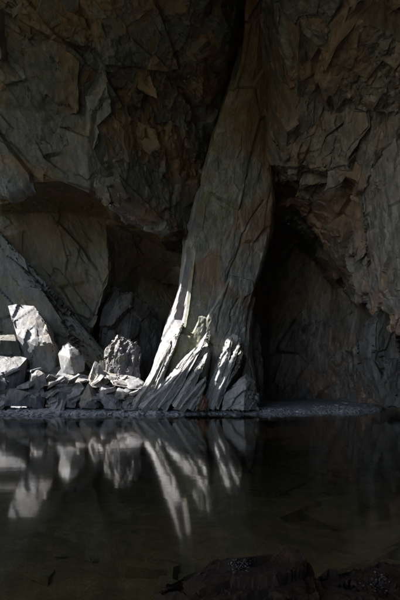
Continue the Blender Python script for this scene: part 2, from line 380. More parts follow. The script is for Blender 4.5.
side_sheet('unseen_wall_front', [  # unseen wall added behind the camera to cut frontal light
    [(-2.5, -5.6, -1.5), (-2.4, -5.6, 2), (-2.2, -5.6, 5), (-2.0, -5.2, 8), (-2, -4.2, 11.6)],
    [(3, -4.4, -1.5), (3, -4.6, 2), (3, -4.6, 5), (3, -4.2, 8), (3, -3.2, 11.6)],
    [(9.3, -2.4, -1.5), (9.4, -2.6, 2), (9.5, -2.6, 5), (9.6, -2.4, 8), (9.6, -2, 12)],
    [(9.4, 0.6, -1.5), (9.5, 0.6, 2), (9.6, 0.6, 5), (9.7, 0.6, 8), (9.8, 1, 12)],
], 80, 80, M_WALL, 95)

# ------------------------------------------------------------------ ground outside, pool bed, bank, water
g = bmesh.new()
for v in ((-600, -600, -2.2), (600, -600, -2.2), (600, 600, -2.2), (-600, 600, -2.2)): g.verts.new(v)
g.faces.new(g.verts); me = bpy.data.meshes.new('ground'); g.to_mesh(me); g.free()
tag(link_mesh('ground', me, M_GROUND), kind='structure')

def shore_y(x):
    return 13.0 + 0.09 * (x + 6.5) + 0.012 * np.clip(x - 2, 0, 99) ** 3 + 0.14 * np.sin(x * 1.7 + 1) + 0.09 * np.sin(x * 4.1 + .6) + 0.05 * np.sin(x * 9.7)

nx, ny = 430, 170
gx = np.linspace(-11, 9.5, nx)[:, None] * np.ones((1, ny)); gs = np.linspace(0, 1, ny)[None, :] ** 1.7 * np.ones((nx, 1))
sy = shore_y(gx)
gy = sy - 0.5 + gs * 8.5
dd = gy - sy
gz = np.where(dd < 0, dd * 0.35, 0.19 * (1 - np.exp(-np.clip(dd, 0, 99) * 1.6)) + 0.004 * dd)
pp = np.stack([gx, gy, gz], -1).reshape(-1, 3)
hz, _ = facets(pp, basis((1, 0, 0), (0, 1, 0), (.22, .22, .2)), 5, 1.0, .3); hz2, _ = facets(pp, basis((1, 0, 0), (0, 1, 0), (.09, .09, .09)), 6, 1.0, .3)
pp[:, 2] += (0.05 * vnoise(pp * 0.8, 4) + 0.03 * hz + 0.022 * hz2) * np.clip((dd.ravel() + 0.15) / 0.6, 0.1, 1)
tag(link_mesh('shore_bank', raw_mesh('shore_bank', pp, grid_faces(nx, ny)), M_BANK), 'flat bluish grey shingle bank along the far edge of the pool', kind='structure')

nx, ny = 320, 380
gx = np.linspace(-10, 10, nx)[:, None] * np.ones((1, ny)); gy = (-5 + 25 * np.linspace(0, 1, ny)[None, :]) * np.ones((nx, 1))
def bed_z(x, y):
    q = np.stack([x.ravel(), y.ravel(), 0 * x.ravel()], -1)
    z = -0.55 + 0.10 * vnoise(q * 0.5, 8) - 0.25 * np.exp(-((y.ravel() - 9) / 3) ** 2)
    near = np.clip((2.6 - y.ravel()) / 2.2, 0, 1); far = np.clip((y.ravel() - shore_y(x.ravel()) + 2.5) / 2.5, 0, 1)
    z = z * (1 - near) + near * (-0.02) ; z = np.where(y.ravel() < 0.6, z + (0.6 - y.ravel()) * 0.12, z)
    z = z * (1 - far) + far * -0.3
    rough = np.clip((x.ravel() + 1.0) / 2.5, 0, 1)
    h, _ = facets(q, basis((1, .35, 0), (0, 1, 0), (1.3, .5, .5)), 77, .6, .12)
    return (z + 0.09 * h * (0.25 + 0.75 * rough) + 0.02 * fbm(q * 2.2, 3, 3)).reshape(x.shape)
bz = bed_z(gx, gy)
bed = tag(link_mesh('pool_bed', raw_mesh('pool_bed', np.stack([gx, gy, bz], -1).reshape(-1, 3), grid_faces(nx, ny)), M_BED), 'brown silty bed seen through the dark clear pool', kind='structure')

g = bmesh.new()
for v in ((-10, -.5, 0), (10, -.5, 0), (10, 17.5, 0), (-10, 17.5, 0)): g.verts.new(v)
g.faces.new(g.verts); me = bpy.data.meshes.new('water'); g.to_mesh(me); g.free()
tag(link_mesh('water', me, M_WATER), 'still dark pool mirroring the sunlit rocks', kind='structure')

# ------------------------------------------------------------------ rock bodies from corner points
def hull_rock(pts, edge, amps=(0.05, 0.02), sc=(0.5, 0.18), axis=(0.3, 0, 1), seed=0, sharp=32, flatten=0.45, stretch=2.0):
    b = bmesh.new()
    for p in pts: b.verts.new(p)
    r = bmesh.ops.convex_hull(b, input=b.verts)
    dead = {e for k in ('geom_interior', 'geom_unused') for e in r[k] if isinstance(e, bmesh.types.BMVert)}
    for v in dead:
        if v.is_valid and not v.link_faces: b.verts.remove(v)
    bmesh.ops.recalc_face_normals(b, faces=b.faces)
    for _ in range(9):
        long = [e for e in b.edges if e.calc_length() > edge]
        if not long: break
        bmesh.ops.subdivide_edges(b, edges=long, cuts=1, use_grid_fill=True)
        bmesh.ops.triangulate(b, faces=[f for f in b.faces if len(f.verts) > 3])
    b.normal_update()
    V = np.array([v.co[:] for v in b.verts]); Nv = np.array([v.normal[:] for v in b.verts])
    q = V + seed * 1.37
    q = q + np.stack([fbm(q / sc[0] * .5 + k * 5.7, seed + k, 2) for k in range(3)], -1) * sc[0] * .04
    h1, g1 = facets(q, basis(axis, (0, 1, 0), (sc[0] * stretch, sc[0], sc[0] * .8)), seed, 1.9, .025)
    h2, g2 = facets(q, basis(axis, (0, 1, 0), (sc[1] * stretch, sc[1], sc[1] * .8)), seed + 1, 1.7, .10)
    h3, g3 = facets(q, basis(axis, (0, 1, 0), (sc[1] * .45 * stretch, sc[1] * .45, sc[1] * .4)), seed + 2, 1.5, .2)
    d = amps[0] * (h1 - flatten) + amps[1] * h2 + .4 * amps[1] * h3 - 0.5 * amps[1] * np.exp(-(g1 / .04) ** 2)
    V = V + Nv * d[:, None]
    for v, c in zip(b.verts, V): v.co = c
    me = bpy.data.meshes.new('rock')
    b.to_mesh(me); b.free()
    me.polygons.foreach_set('use_smooth', np.ones(len(me.polygons), bool))
    me.set_sharp_from_angle(angle=R(sharp))
    return me


def to_base(me, o):
    """origin at the foot of the rock"""
    V = np.empty(len(me.vertices) * 3, np.float32); me.vertices.foreach_get('co', V); V = V.reshape(-1, 3)
    c = np.array((V[:, 0].mean(), V[:, 1].mean(), V[:, 2].min())); V -= c
    me.vertices.foreach_set('co', V.ravel()); me.update(); o.location = c


SEED = [100]
def rock(name, pts, label, cat, mat, group=None, depth=0.8, edge=0.075, amps=(0.06, 0.010), sc=(0.6, 0.15), axis=(0.3, 0, 1), shrink=0.75, parent=None, sharp=32, stretch=2.0):
    SEED[0] += 3
    A = np.array([W(*p) for p in pts]); c = A.mean(0)
    B = c + (A - c) * np.array((shrink, 1, shrink)); B[:, 1] = np.maximum(A[:, 1], c[1]) + depth
    B[:, 2] = np.minimum(B[:, 2], A[:, 2].max() - .02)
    me = hull_rock(np.vstack([A, B]), edge, amps, sc, axis, SEED[0], sharp, stretch=stretch)
    me.name = name
    o = link_mesh(name, me, mat, parent)
    if parent is None: to_base(me, o)
    return tag(o, label, cat, group)

# ------------------------------------------------------------------ the great pillar
PR = [  # py, left, front-left edge, middle crease, right edge, Y front, Y left(back of the bright flank)
    (425, 130, 143, 205, 266, 14.35, 15.2), (405, 138, 150, 206, 255, 14.4, 15.2), (380, 151, 162, 208, 252, 14.4, 15.2), (355, 159, 170, 210, 250, 14.4, 15.2),
    (330, 167, 182, 215, 250, 14.4, 15.2), (310, 175, 186, 219, 252, 14.35, 15.1), (290, 181, 188, 224, 257, 14.3, 15.0),
    (270, 184, 189, 228, 265, 14.25, 14.8), (250, 186, 191, 232, 270, 14.2, 14.7), (230, 189, 194, 236, 275, 14.1, 14.6),
    (200, 196, 200, 240, 278, 14.0, 14.5), (170, 203, 207, 242, 274, 13.9, 14.4), (140, 211, 215, 243, 271, 13.75, 14.3),
    (110, 221, 225, 246, 268, 13.45, 14.1), (85, 232, 235, 252, 270, 13.1, 13.8), (60, 240, 242, 257, 273, 12.7, 13.4), (20, 245, 247, 261, 277, 12.1, 12.8), (-40, 249, 251, 266, 284, 11.5, 12.2)]
ring = []
for py, l, e, m, r_, yf, yl in PR:
    a = [W(l - 3, py, yl + 2.4), W(l, py, yl), W(e, py, yf), W(m, py, yf + 0.10), W(r_ - 3, py, yf + .42), W(r_, py, yf + 0.95), W(r_ - 4, py, yf + 3.0)]
    ring.append(a)
ring = np.array(ring)[::-1]                                   # top to bottom -> index
NR, NH = 330, 480
Pp = lerp_rows(ring, np.array([p[0] for p in PR], float)[::-1], NH)
Pp = np.swapaxes(lerp_rows(np.swapaxes(Pp, 0, 1), np.array([0, 1.2, 2.3, 4.4, 6.4, 7.2, 8.6]), NR), 0, 1)
Np = grid_normals(Pp)
if (Np[NH // 2, NR // 2, 1]) > 0: Np = -Np
f = Pp.reshape(-1, 3)
ax = (0.18, 0, 1)
fw = f + np.stack([fbm(f * .9 + k * 5.7, 160 + k, 3) for k in range(3)], -1) * .03
h1, g1 = facets(fw, basis(ax, (1, 0, 0), (3.4, 1.3, 1.2)), 301, .9, .03)
h2, g2 = facets(fw + 2, basis((0.3, 0, 1), (1, 0, 0), (1.2, .5, .5)), 302, 1.6, .04)
h3, g3 = facets(fw + 5, basis((0.3, 0, 1), (1, 0, 0), (.4, .17, .2)), 303, 1.6, .08)
h4, g4 = facets(f + 9, basis((0.5, 0, 1), (1, 0, 0), (.15, .07, .1)), 304, 1, .3)
CR = [[(263, 200), (247, 226), (240, 246), (234, 262), (229, 280), (224, 300), (217, 332)], [(238, 300), (231, 316), (232, 326), (225, 338)]]
groove = 0
for poly in CR:
    ww = np.array([W(x, y, 14.0) for x, y in poly])[:, [0, 2]]; best = np.full(len(f), 9.0)
    pw = (f * (14.0 / f[:, 1:2]))[:, [0, 2]] + np.array((0, CAM_Z)) * (1 - 14.0 / f[:, 1:2]); pw = pw + 0.05 * np.stack([fbm(f * 3, 71, 3), fbm(f * 3, 72, 3)], -1)
    for a, b in zip(ww[:-1], ww[1:]):
        tt = np.clip(((pw - a) @ (b - a)) / ((b - a) @ (b - a)), 0, 1); best = np.minimum(best, np.linalg.norm(pw - a - tt[:, None] * (b - a), axis=1))
    groove = groove + np.exp(-(best / .03) ** 2) * (f[:, 1] < 15.2)
pb = np.clip(.45 + .8 * fbm(f * .6, 19, 3), 0, 1)
d = 0.22 * h1 - 0.07 * groove + (.02 + 0.045 * pb) * h2 + (.005 + 0.014 * pb) * h3 + (.005 + .012 * pb) * h4 + 0.03 * fbm(f * .7, 9, 3)
f = f + Np.reshape(-1, 3) * d[:, None]
pil = bpy.data.objects.new('rock_pillar', None); COL.objects.link(pil)
tag(pil, 'tall leaning slate pillar joining the pool bank to the roof', 'rock pillar')
pil.location = W(205, 408, 15.2)
gf = grid_faces(NH, NR); colm = gf[:, 0] % NR
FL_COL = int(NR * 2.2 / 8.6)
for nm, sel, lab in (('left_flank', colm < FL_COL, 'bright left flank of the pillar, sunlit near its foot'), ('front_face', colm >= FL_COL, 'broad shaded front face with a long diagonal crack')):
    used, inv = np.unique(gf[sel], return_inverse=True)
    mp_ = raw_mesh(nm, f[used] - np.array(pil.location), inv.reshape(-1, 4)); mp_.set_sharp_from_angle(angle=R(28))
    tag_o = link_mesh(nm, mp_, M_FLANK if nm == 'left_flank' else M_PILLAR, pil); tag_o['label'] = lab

# ------------------------------------------------------------------ splinters round the foot of the pillar
G_S = 'splintered slabs at the foot of the pillar'
def splinter(pts, label, **k):
    k = {**dict(depth=.35, amps=(.08, .012), sc=(.4, .1), axis=(.55, 0, .85), edge=.06, shrink=.85, stretch=2.0), **k}
    return rock('slate_splinter', pts, label, 'rock', k.pop('mat', M_SPLINT), G_S, **k)

splinter([(208, 331, 14.15), (197, 345, 14.15), (188, 360, 14.1), (177, 373, 14.05), (163, 387, 14.0), (147, 400, 13.9), (138, 408, 13.8),
          (209, 346, 13.85), (204, 362, 13.75), (195, 377, 13.7), (184, 388, 13.65), (170, 402, 13.6), (160, 410, 13.6), (212, 360, 14.2), (206, 385, 14.2)],
         'tallest bright white splinter leaning against the pillar front, pointed top')
splinter([(177, 335, 14.35), (184, 322, 14.35), (170, 340, 14.5), (163, 357, 14.5), (152, 380, 14.4), (135, 408, 14.3), (170, 358, 14.15), (163, 375, 14.1), (150, 398, 14.0), (144, 409, 14.0)],
         'narrow white slab running up the bright left flank of the pillar', depth=.6)
splinter([(206, 376, 13.75), (195, 386, 13.7), (183, 397, 13.6), (172, 409, 13.55), (206, 386, 13.5), (199, 397, 13.45), (195, 410, 13.4)],
         'low white splinter in front of the tallest one at the waterline', depth=.3)
splinter([(233, 334, 14.15), (226, 340, 14.2), (221, 350, 14.2), (222, 366, 14.1), (213, 386, 14.0), (205, 400, 13.9), (204, 408, 13.9), (241, 338, 14.05), (244, 351, 14.0), (240, 366, 13.8),
          (231, 378, 13.7), (223, 392, 13.65), (214, 410, 13.6)], 'pale forked slab leaning on the right half of the pillar foot', depth=.5)
splinter([(241, 345, 13.95), (244, 352, 13.85), (240, 366, 13.65), (231, 380, 13.55), (221, 396, 13.5), (214, 410, 13.45), (237, 352, 13.95), (228, 372, 13.8), (216, 392, 13.7), (208, 409, 13.6)],
         'thin pale plate lying on the face of the forked slab', depth=.15)
splinter([(246, 372, 13.7), (255, 379, 13.8), (259, 391, 13.85), (259, 410, 13.7), (240, 377, 13.6), (231, 386, 13.6), (224, 396, 13.55), (221, 410, 13.5), (246, 388, 13.35), (244, 411, 13.25)],
         'squat mossy green boulder at the right foot of the pillar', depth=.7, axis=(.9, 0, .5), stretch=3.0)
splinter([(196, 395, 13.45), (202, 392, 13.5), (208, 400, 13.5), (206, 410, 13.4), (195, 410, 13.35), (200, 402, 13.3)],
         'small rusty brown stone between the splinters at the waterline', depth=.2, edge=.03, amps=(.03, .02),
         mat=rock_mat('rusty_stone', (.10, .05, .035), (.24, .12, .085), (.2, .09, .06), .6, 0.0, scale=3))
splinter([(150, 392, 13.9), (160, 388, 14.0), (170, 398, 13.9), (150, 403, 13.75), (138, 409, 13.65), (152, 411, 13.55), (168, 410, 13.55)],
         'flat pale flake lowest on the left of the pillar foot', depth=.4)
rock('rock_buttress', [(246, 318, 16.0), (252, 306, 16.2), (260, 328, 16.3), (263, 352, 16.2), (264, 380, 16.1), (264, 405, 16.0), (246, 340, 15.8), (246, 375, 15.7), (248, 406, 15.6)],
     'dim ribbed buttress on the right behind the pillar foot', 'rock', M_DIM, depth=1.2)

# ------------------------------------------------------------------ the blocks behind
rock('leaning_slab', [(-50, 178, 17.1), (0, 231, 16.8), (40, 276, 16.7), (75, 317, 16.5), (105, 352, 16.4), (126, 382, 16.4), (140, 404, 16.4), (-50, 410, 16.2), (60, 410, 16.1), (0, 330, 16.5), (100, 410, 16.1)],
     'long mossy slab leaning down to the right behind the boulders', 'rock slab', M_SLAB, depth=.35, shrink=1.0, edge=.10, amps=(.14, .012), sc=(.8, .25), axis=(.66, 0, -.75), stretch=2.5)
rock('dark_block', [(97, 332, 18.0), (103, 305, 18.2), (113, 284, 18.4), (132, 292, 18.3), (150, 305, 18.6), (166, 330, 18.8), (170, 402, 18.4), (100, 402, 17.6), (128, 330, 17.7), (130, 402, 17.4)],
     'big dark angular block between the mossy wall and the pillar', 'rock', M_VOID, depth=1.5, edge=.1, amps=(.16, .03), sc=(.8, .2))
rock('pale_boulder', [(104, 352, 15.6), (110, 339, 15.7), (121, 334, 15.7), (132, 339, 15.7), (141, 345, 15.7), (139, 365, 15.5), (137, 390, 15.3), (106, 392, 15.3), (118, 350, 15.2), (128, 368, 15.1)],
     'rough knobbly grey boulder in shade in front of the dark block', 'boulder', M_BDARK, depth=.9, amps=(.14, .05), sc=(.35, .14))  # darker slate colour stands in for the shade on this boulder
rock('hanging_block', [(376, 148, 11.2), (400, 135, 10.6), (430, 150, 10.2), (380, 190, 11.3), (384, 240, 11.5), (388, 290, 11.6), (398, 318, 11.8), (430, 330, 11.2), (400, 230, 10.9), (404, 290, 11.0)],
     'tall grey hanging block down the right edge', 'rock', M_RIGHT, depth=1.4, edge=.085, amps=(.12, .04), sc=(.6, .2))
rock('smooth_block', [(373, 322, 13.2), (383, 303, 13.3), (398, 318, 13.2), (402, 360, 13.2), (404, 410, 13.1), (372, 350, 13.2), (376, 380, 13.3), (384, 410, 13.4)],
     'dark grey block at the lower right edge of the alcove', 'rock', M_DIM, depth=1.6, edge=.085, amps=(.12, .03), sc=(.6, .2))

# ------------------------------------------------------------------ boulder pile, left of the pillar
G_B = 'sunlit boulders piled left of the pillar'
SHORT = {   # how a flake's label names the boulder it lies on
    'largest boulder, upright with a bright cream top face': 'largest upright boulder',
    'dark bluish block on the left edge beside the largest boulder': 'dark bluish left edge block',
    'dark left edge block with a pale sloping top': 'left edge block with pale top',
    'low trapezoid grey block on the bank at far left': 'low trapezoid block',
    'small rounded stone wedged below the largest boulder': 'small wedged rounded stone',
    'bright white pointed stone standing right of the largest boulder': 'white pointed stone',
    'long flat pale slab lying below the white pointed stone': 'long flat slab',
    'dark boulder with a mossy spot and bright top near the water': 'mossy spotted boulder',
    'thin pale slab tilted like a roof over a dark triangle': 'thin roof-like slab',
    'dark triangular block with a bright left edge by the water': 'dark triangular block',
    'bright slab sliding to the bank right of the triangular block': 'sliding bright slab',
    'broad flat pale slab below the knobbly boulder': 'broad flat slab',
    'grey block under the broad flat slab': 'grey block under broad slab',
    'small pale stone between the broad slab and the pillar foot': 'small pale stone by the pillar',
    'small white stone at the waterline left of the pillar foot': 'small white waterline stone',
    'dark stone under the left edge at the waterline': 'dark left waterline stone',
    'shaded rock in the middle of the pile behind the triangular block': 'shaded middle rock',
    'shaded rock behind the long flat slab': 'shaded rock behind the long slab'}
def boulder(pts, label, **k):
    return rock(k.pop('name', 'boulder'), pts, label, 'boulder', k.pop('mat', M_BOULDER), G_B, **k)

boulder([(8, 306, 15.3), (23, 303, 15.5), (34, 305, 15.5), (46, 322, 15.3), (55, 346, 15.1), (57, 356, 15.2), (56, 384, 15.2), (30, 384, 15.0), (26, 360, 14.75), (17, 335, 14.7), (35, 346, 14.6), (52, 344, 14.9)],
        'largest boulder, upright with a bright cream top face', depth=.9)
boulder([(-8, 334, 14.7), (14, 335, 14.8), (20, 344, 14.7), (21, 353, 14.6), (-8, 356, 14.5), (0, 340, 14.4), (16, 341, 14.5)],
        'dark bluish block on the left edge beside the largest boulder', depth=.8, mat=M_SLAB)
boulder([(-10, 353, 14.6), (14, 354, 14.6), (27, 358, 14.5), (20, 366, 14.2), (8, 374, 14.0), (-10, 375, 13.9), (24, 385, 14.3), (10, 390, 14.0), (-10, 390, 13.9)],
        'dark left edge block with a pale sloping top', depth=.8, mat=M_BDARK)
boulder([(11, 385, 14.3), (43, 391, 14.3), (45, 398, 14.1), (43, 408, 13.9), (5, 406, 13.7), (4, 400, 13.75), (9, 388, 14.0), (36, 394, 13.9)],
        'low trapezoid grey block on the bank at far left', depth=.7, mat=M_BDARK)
boulder([(29, 372, 14.4), (36, 367, 14.5), (44, 373, 14.4), (47, 384, 14.3), (40, 390, 14.2), (28, 386, 14.2), (36, 377, 14.1)],
        'small rounded stone wedged below the largest boulder', depth=.4, edge=.04)
boulder([(68, 341, 15.0), (75, 347, 15.0), (85, 361, 14.9), (84, 372, 14.9), (62, 374, 14.7), (58, 353, 14.8), (62, 345, 14.9), (70, 358, 14.5), (74, 374, 14.6)],
        'bright white pointed stone standing right of the largest boulder', depth=.5)
boulder([(40, 381, 14.6), (58, 375, 14.7), (76, 371, 14.8), (90, 375, 14.8), (89, 381, 14.5), (66, 386, 14.2), (42, 386, 14.2)],
        'long flat pale slab lying below the white pointed stone', depth=.6, name='flat_slab')
boulder([(45, 392, 14.2), (58, 385, 14.3), (79, 384, 14.3), (82, 392, 14.1), (75, 408, 13.7), (46, 408, 13.7), (60, 391, 13.8), (47, 396, 13.8)],
        'dark boulder with a mossy spot and bright top near the water', depth=.7, mat=M_BDARK)
boulder([(95, 360, 14.9), (99, 363, 14.9), (111, 382, 14.7), (106, 386, 14.5), (92, 370, 14.5), (88, 378, 14.6), (88, 387, 14.5), (102, 388, 14.4)],
        'thin pale slab tilted like a roof over a dark triangle', depth=.35, name='tilted_slab')
boulder([(88, 383, 14.1), (77, 404, 13.8), (79, 409, 13.6), (99, 409, 13.6), (104, 404, 13.9), (92, 398, 13.5)],
        'dark triangular block with a bright left edge by the water', depth=.5, mat=M_BDARK)
boulder([(101, 382, 14.5), (110, 386, 14.4), (124, 404, 14.0), (122, 410, 13.8), (104, 409, 13.7), (96, 394, 14.0), (104, 396, 13.8)],
        'bright slab sliding to the bank right of the triangular block', depth=.35, name='tilted_slab')
boulder([(109, 379, 14.8), (121, 374, 15.0), (136, 376, 15.0), (149, 385, 14.9), (150, 389, 14.6), (130, 389, 14.3), (112, 385, 14.3)],
        'broad flat pale slab below the knobbly boulder', depth=.7, name='flat_slab')
boulder([(110, 389, 14.3), (128, 388, 14.4), (136, 393, 14.3), (134, 400, 14.0), (116, 399, 13.9)],
        'grey block under the broad flat slab', depth=.5)
boulder([(129, 392, 14.4), (142, 390, 14.5), (152, 395, 14.4), (148, 403, 14.0), (130, 402, 13.9)],
        'small pale stone between the broad slab and the pillar foot', depth=.4)
boulder([(122, 401, 13.9), (134, 399, 14.0), (142, 404, 13.9), (138, 411, 13.6), (120, 411, 13.6)],
        'small white stone at the waterline left of the pillar foot', depth=.4, edge=.04)
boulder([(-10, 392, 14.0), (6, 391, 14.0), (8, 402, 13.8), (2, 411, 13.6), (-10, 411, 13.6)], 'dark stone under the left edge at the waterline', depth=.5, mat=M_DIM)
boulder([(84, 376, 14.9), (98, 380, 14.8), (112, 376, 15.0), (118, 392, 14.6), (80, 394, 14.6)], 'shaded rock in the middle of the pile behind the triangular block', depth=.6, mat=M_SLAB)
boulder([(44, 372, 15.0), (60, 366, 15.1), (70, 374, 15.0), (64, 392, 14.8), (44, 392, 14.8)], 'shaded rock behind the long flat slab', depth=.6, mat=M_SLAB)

# ------------------------------------------------------------------ near shore rocks at the camera's feet
rock('wet_ridge_rock', [(150, 606, 1.85), (175, 594, 2.0), (205, 583, 2.05), (238, 571, 2.1), (262, 567, 2.1), (300, 556, 2.1), (318, 566, 2.05), (328, 586, 1.95), (332, 606, 1.85), (200, 625, 1.55), (320, 625, 1.55), (270, 592, 1.75)],
     'dark brown ridged rock breaking the water at the bottom edge', 'rock', M_WET, depth=.12, edge=.02, amps=(.045, .010), sc=(.12, .035), axis=(1, .5, .3), shrink=.9, stretch=3.5)
rock('wet_shore_rock', [(322, 604, 1.85), (345, 590, 2.0), (372, 576, 2.05), (392, 572, 2.1), (412, 578, 2.1), (420, 610, 1.8), (330, 625, 1.6), (400, 625, 1.6), (372, 596, 1.75)],
     'dark wet rock in the bottom right corner', 'rock', M_WET, depth=.12, edge=.02, amps=(.03, .008), sc=(.10, .03), axis=(1, -.2, .1), shrink=1.0)

# ------------------------------------------------------------------ shards on the splinters, flakes on the pile
from mathutils import Matrix
from mathutils.bvhtree import BVHTree
COL_OBJS = {}

def blade(parent, base, tip, w, Yb, Yt, th=.2):
    """one pointed shard between a foot and a tip; bright side to the left"""
    w *= 1.4
    SEED[0] += 3
    a = W(*base, Yb); b = W(*tip, Yt); ax_ = (b - a) / np.linalg.norm(b - a); sd = np.cross(ax_, (0, 1, 0)); sd /= np.linalg.norm(sd)
    pts = []
    for t_, ww, lf in ((0, 1.0, 0), (.35, .95, .05), (.7, .6, .0), (.93, .28, .1)):
        p = a + (b - a) * t_
        for q in (-.5, .5): pts.append(p + sd * w * ww * q + np.array((0, th * (.5 if q > 0 else -.35), 0)))
        pts.append(p + sd * w * ww * (.05 + lf) + np.array((0, -th * .9 * ww, 0)))
    pts.append(b)
    me = hull_rock([tuple(p - np.array(parent.location)) for p in pts], .06, (.05, .008), (.3, .09), tuple(ax_), SEED[0], 30, stretch=2.4)
    link_mesh('shard', me, M_SPLINT, parent)

SP = [o for o in scene.objects if o.name.startswith('slate_splinter')]
SP.sort(key=lambda o: o.name)
for base, tip, w, Yb, Yt in (((160, 408), (206, 338), .38, 13.55, 13.9), ((150, 409), (193, 357), .34, 13.55, 13.85), ((176, 408), (209, 352), .30, 13.45, 13.75), ((142, 410), (176, 378), .26, 13.6, 13.8)):
    blade(SP[0], base, tip, w, Yb, Yt)
for base, tip, w, Yb, Yt in (((139, 408), (172, 340), .34, 13.9, 14.3), ((150, 402), (178, 338), .22, 13.9, 14.2), ((134, 409), (158, 372), .3, 13.8, 14.1)):
    blade(SP[1], base, tip, w, Yb, Yt)
for base, tip, w, Yb, Yt in (((180, 410), (205, 378), .25, 13.4, 13.55), ((190, 410), (206, 384), .2, 13.35, 13.5)):
    blade(SP[2], base, tip, w, Yb, Yt)
for base, tip, w, Yb, Yt in (((208, 408), (233, 336), .34, 13.7, 13.95), ((214, 408), (241, 341), .24, 13.55, 13.8), ((204, 409), (222, 366), .22, 13.65, 13.85)):
    blade(SP[3], base, tip, w, Yb, Yt)

# loose flakes: half a dozen shapes, copied with their own place and tilt
flake_me = []
for k in range(7):
    r_ = random.Random(900 + k); n = r_.choice((3, 4, 4, 5)); pts = []
    for i in range(n):
        a = 2 * math.pi * (i + r_.uniform(-.3, .3)) / n; q = r_.uniform(.7, 1.3)
        x, y = math.cos(a) * q * .6, math.sin(a) * q * r_.uniform(.25, .42)
        pts += [(x, y, r_.uniform(-.07, -.04)), (x * r_.uniform(.75, 1), y * r_.uniform(.75, 1), r_.uniform(.05, .1))]
    me = hull_rock(pts, .16, (.025, .012), (.3, .1), (1, 0, 0), 1200 + k, 28)
    me.name = 'slate_flake'; me.materials.append(M_BOULDER); flake_me.append(me)

bpy.context.view_layer.update()
dg = bpy.context.evaluated_depsgraph_get()
piles = [o for o in scene.objects if o.name.split('.')[0] in ('boulder', 'flat_slab', 'tilted_slab', 'shore_bank')]
FL = []; fr_ = random.Random(42); placed = 0; tries = 0
while placed < 36 and tries < 900:
    tries += 1
    px = fr_.uniform(2, 172); top = 366 if px < 60 else (370 if px < 110 else 378)
    py = fr_.uniform(top, 409)
    dr_ = Vector(((px - CX) / F, 1, (HY - py) / F)).normalized()
    ok, loc, nor, idx, ob, mtx = scene.ray_cast(dg, Vector((0, 0, CAM_Z)), dr_)
    if not ok or ob.name.split('.')[0] not in ('boulder', 'flat_slab', 'tilted_slab', 'shore_bank') or nor.z < .1: continue
    if (ob.name == 'shore_bank' and (loc.y > 14.6 or placed % 3)): continue
    o = bpy.data.objects.new('slate_flake', flake_me[placed % 7]); COL.objects.link(o)
    sc_ = fr_.uniform(.4, 1.0)
    o.scale = (sc_ * fr_.uniform(.8, 1.3), sc_, sc_ * fr_.uniform(.6, 1.1))
    z = (nor * .6 + Vector((fr_.uniform(-.7, .3), fr_.uniform(-.5, .2), fr_.uniform(.3, 1)))).normalized()
    o.rotation_euler = (z.to_track_quat('Z', 'Y').to_matrix() @ Matrix.Rotation(fr_.uniform(0, 6.28), 3, 'Z')).to_euler()
    o.location = loc + nor * .02 + Vector((0, .05, 0))
    FL.append((o, ob.name, sc_))
    placed += 1

ORD = ['leftmost', 'second from left', 'third from left', 'fourth from left', 'fifth from left', 'sixth from left', 'seventh from left', 'eighth from left', 'ninth from left', 'tenth from left', 'eleventh from left', 'twelfth from left', 'thirteenth from left', 'fourteenth from left', 'fifteenth from left', 'sixteenth from left']
for sup in sorted({f_[1] for f_ in FL}):
    mem = sorted([f_ for f_ in FL if f_[1] == sup], key=lambda q: q[0].location.x)
    on = SHORT.get(scene.objects[sup].get('label', ''), 'shingle bank')
    for k, (o, _, sz_) in enumerate(mem):
        size = 'small' if sz_ < .45 else ('broad' if sz_ > .62 else 'loose')
        lab = f'{size} pale slate flake on the {on}' if len(mem) == 1 else (f'{size} slate flake, {ORD[k]} on the {on}' if k < 16 else f'{size} slate flake near the right end of the {on}')
        tag(o, lab, 'rock flake', 'loose flakes on the boulder pile')

# ------------------------------------------------------------------ gravel on the bank
def ico():
    b = bmesh.new(); bmesh.ops.create_icosphere(b, subdivisions=1, radius=1.0)
    V = np.array([v.co[:] for v in b.verts]); Fi = np.array([[v.index for v in f.verts] for f in b.faces]); b.free(); return V, Fi
IV, IF = ico()
n = 5200
x = rng.uniform(-8, 7.5, n); dy = rng.gamma(1.1, .45, n) - .06; y = shore_y(x) + dy
z = np.where(dy < 0, dy * .35, .19 * (1 - np.exp(-np.clip(dy, 0, 99) * 1.6)) + .004 * dy) + .0
sz = rng.gamma(2.0, .012, n) + .012
sz[:260] = rng.uniform(.05, .13, 260); y[:260] = shore_y(x[:260]) + rng.normal(.05, .16, 260); z[:260] = np.clip((y[:260] - shore_y(x[:260])) * .35, -.05, .08)
VV = IV[None] * (sz[:, None, None] * rng.uniform(.5, 1.3, (n, 1, 3)) * np.array((1.2, 1.2, .7))) * rng.uniform(.75, 1.2, (n, len(IV), 1))
VV = VV + np.stack([x, y, z], -1)[:, None, :]
FF = (IF[None] + (np.arange(n) * len(IV))[:, None, None]).reshape(-1, 3)
tag(link_mesh('gravel', raw_mesh('gravel', VV.reshape(-1, 3), FF, False), M_BANK), 'loose grey slate gravel scattered along the bank', kind='stuff')

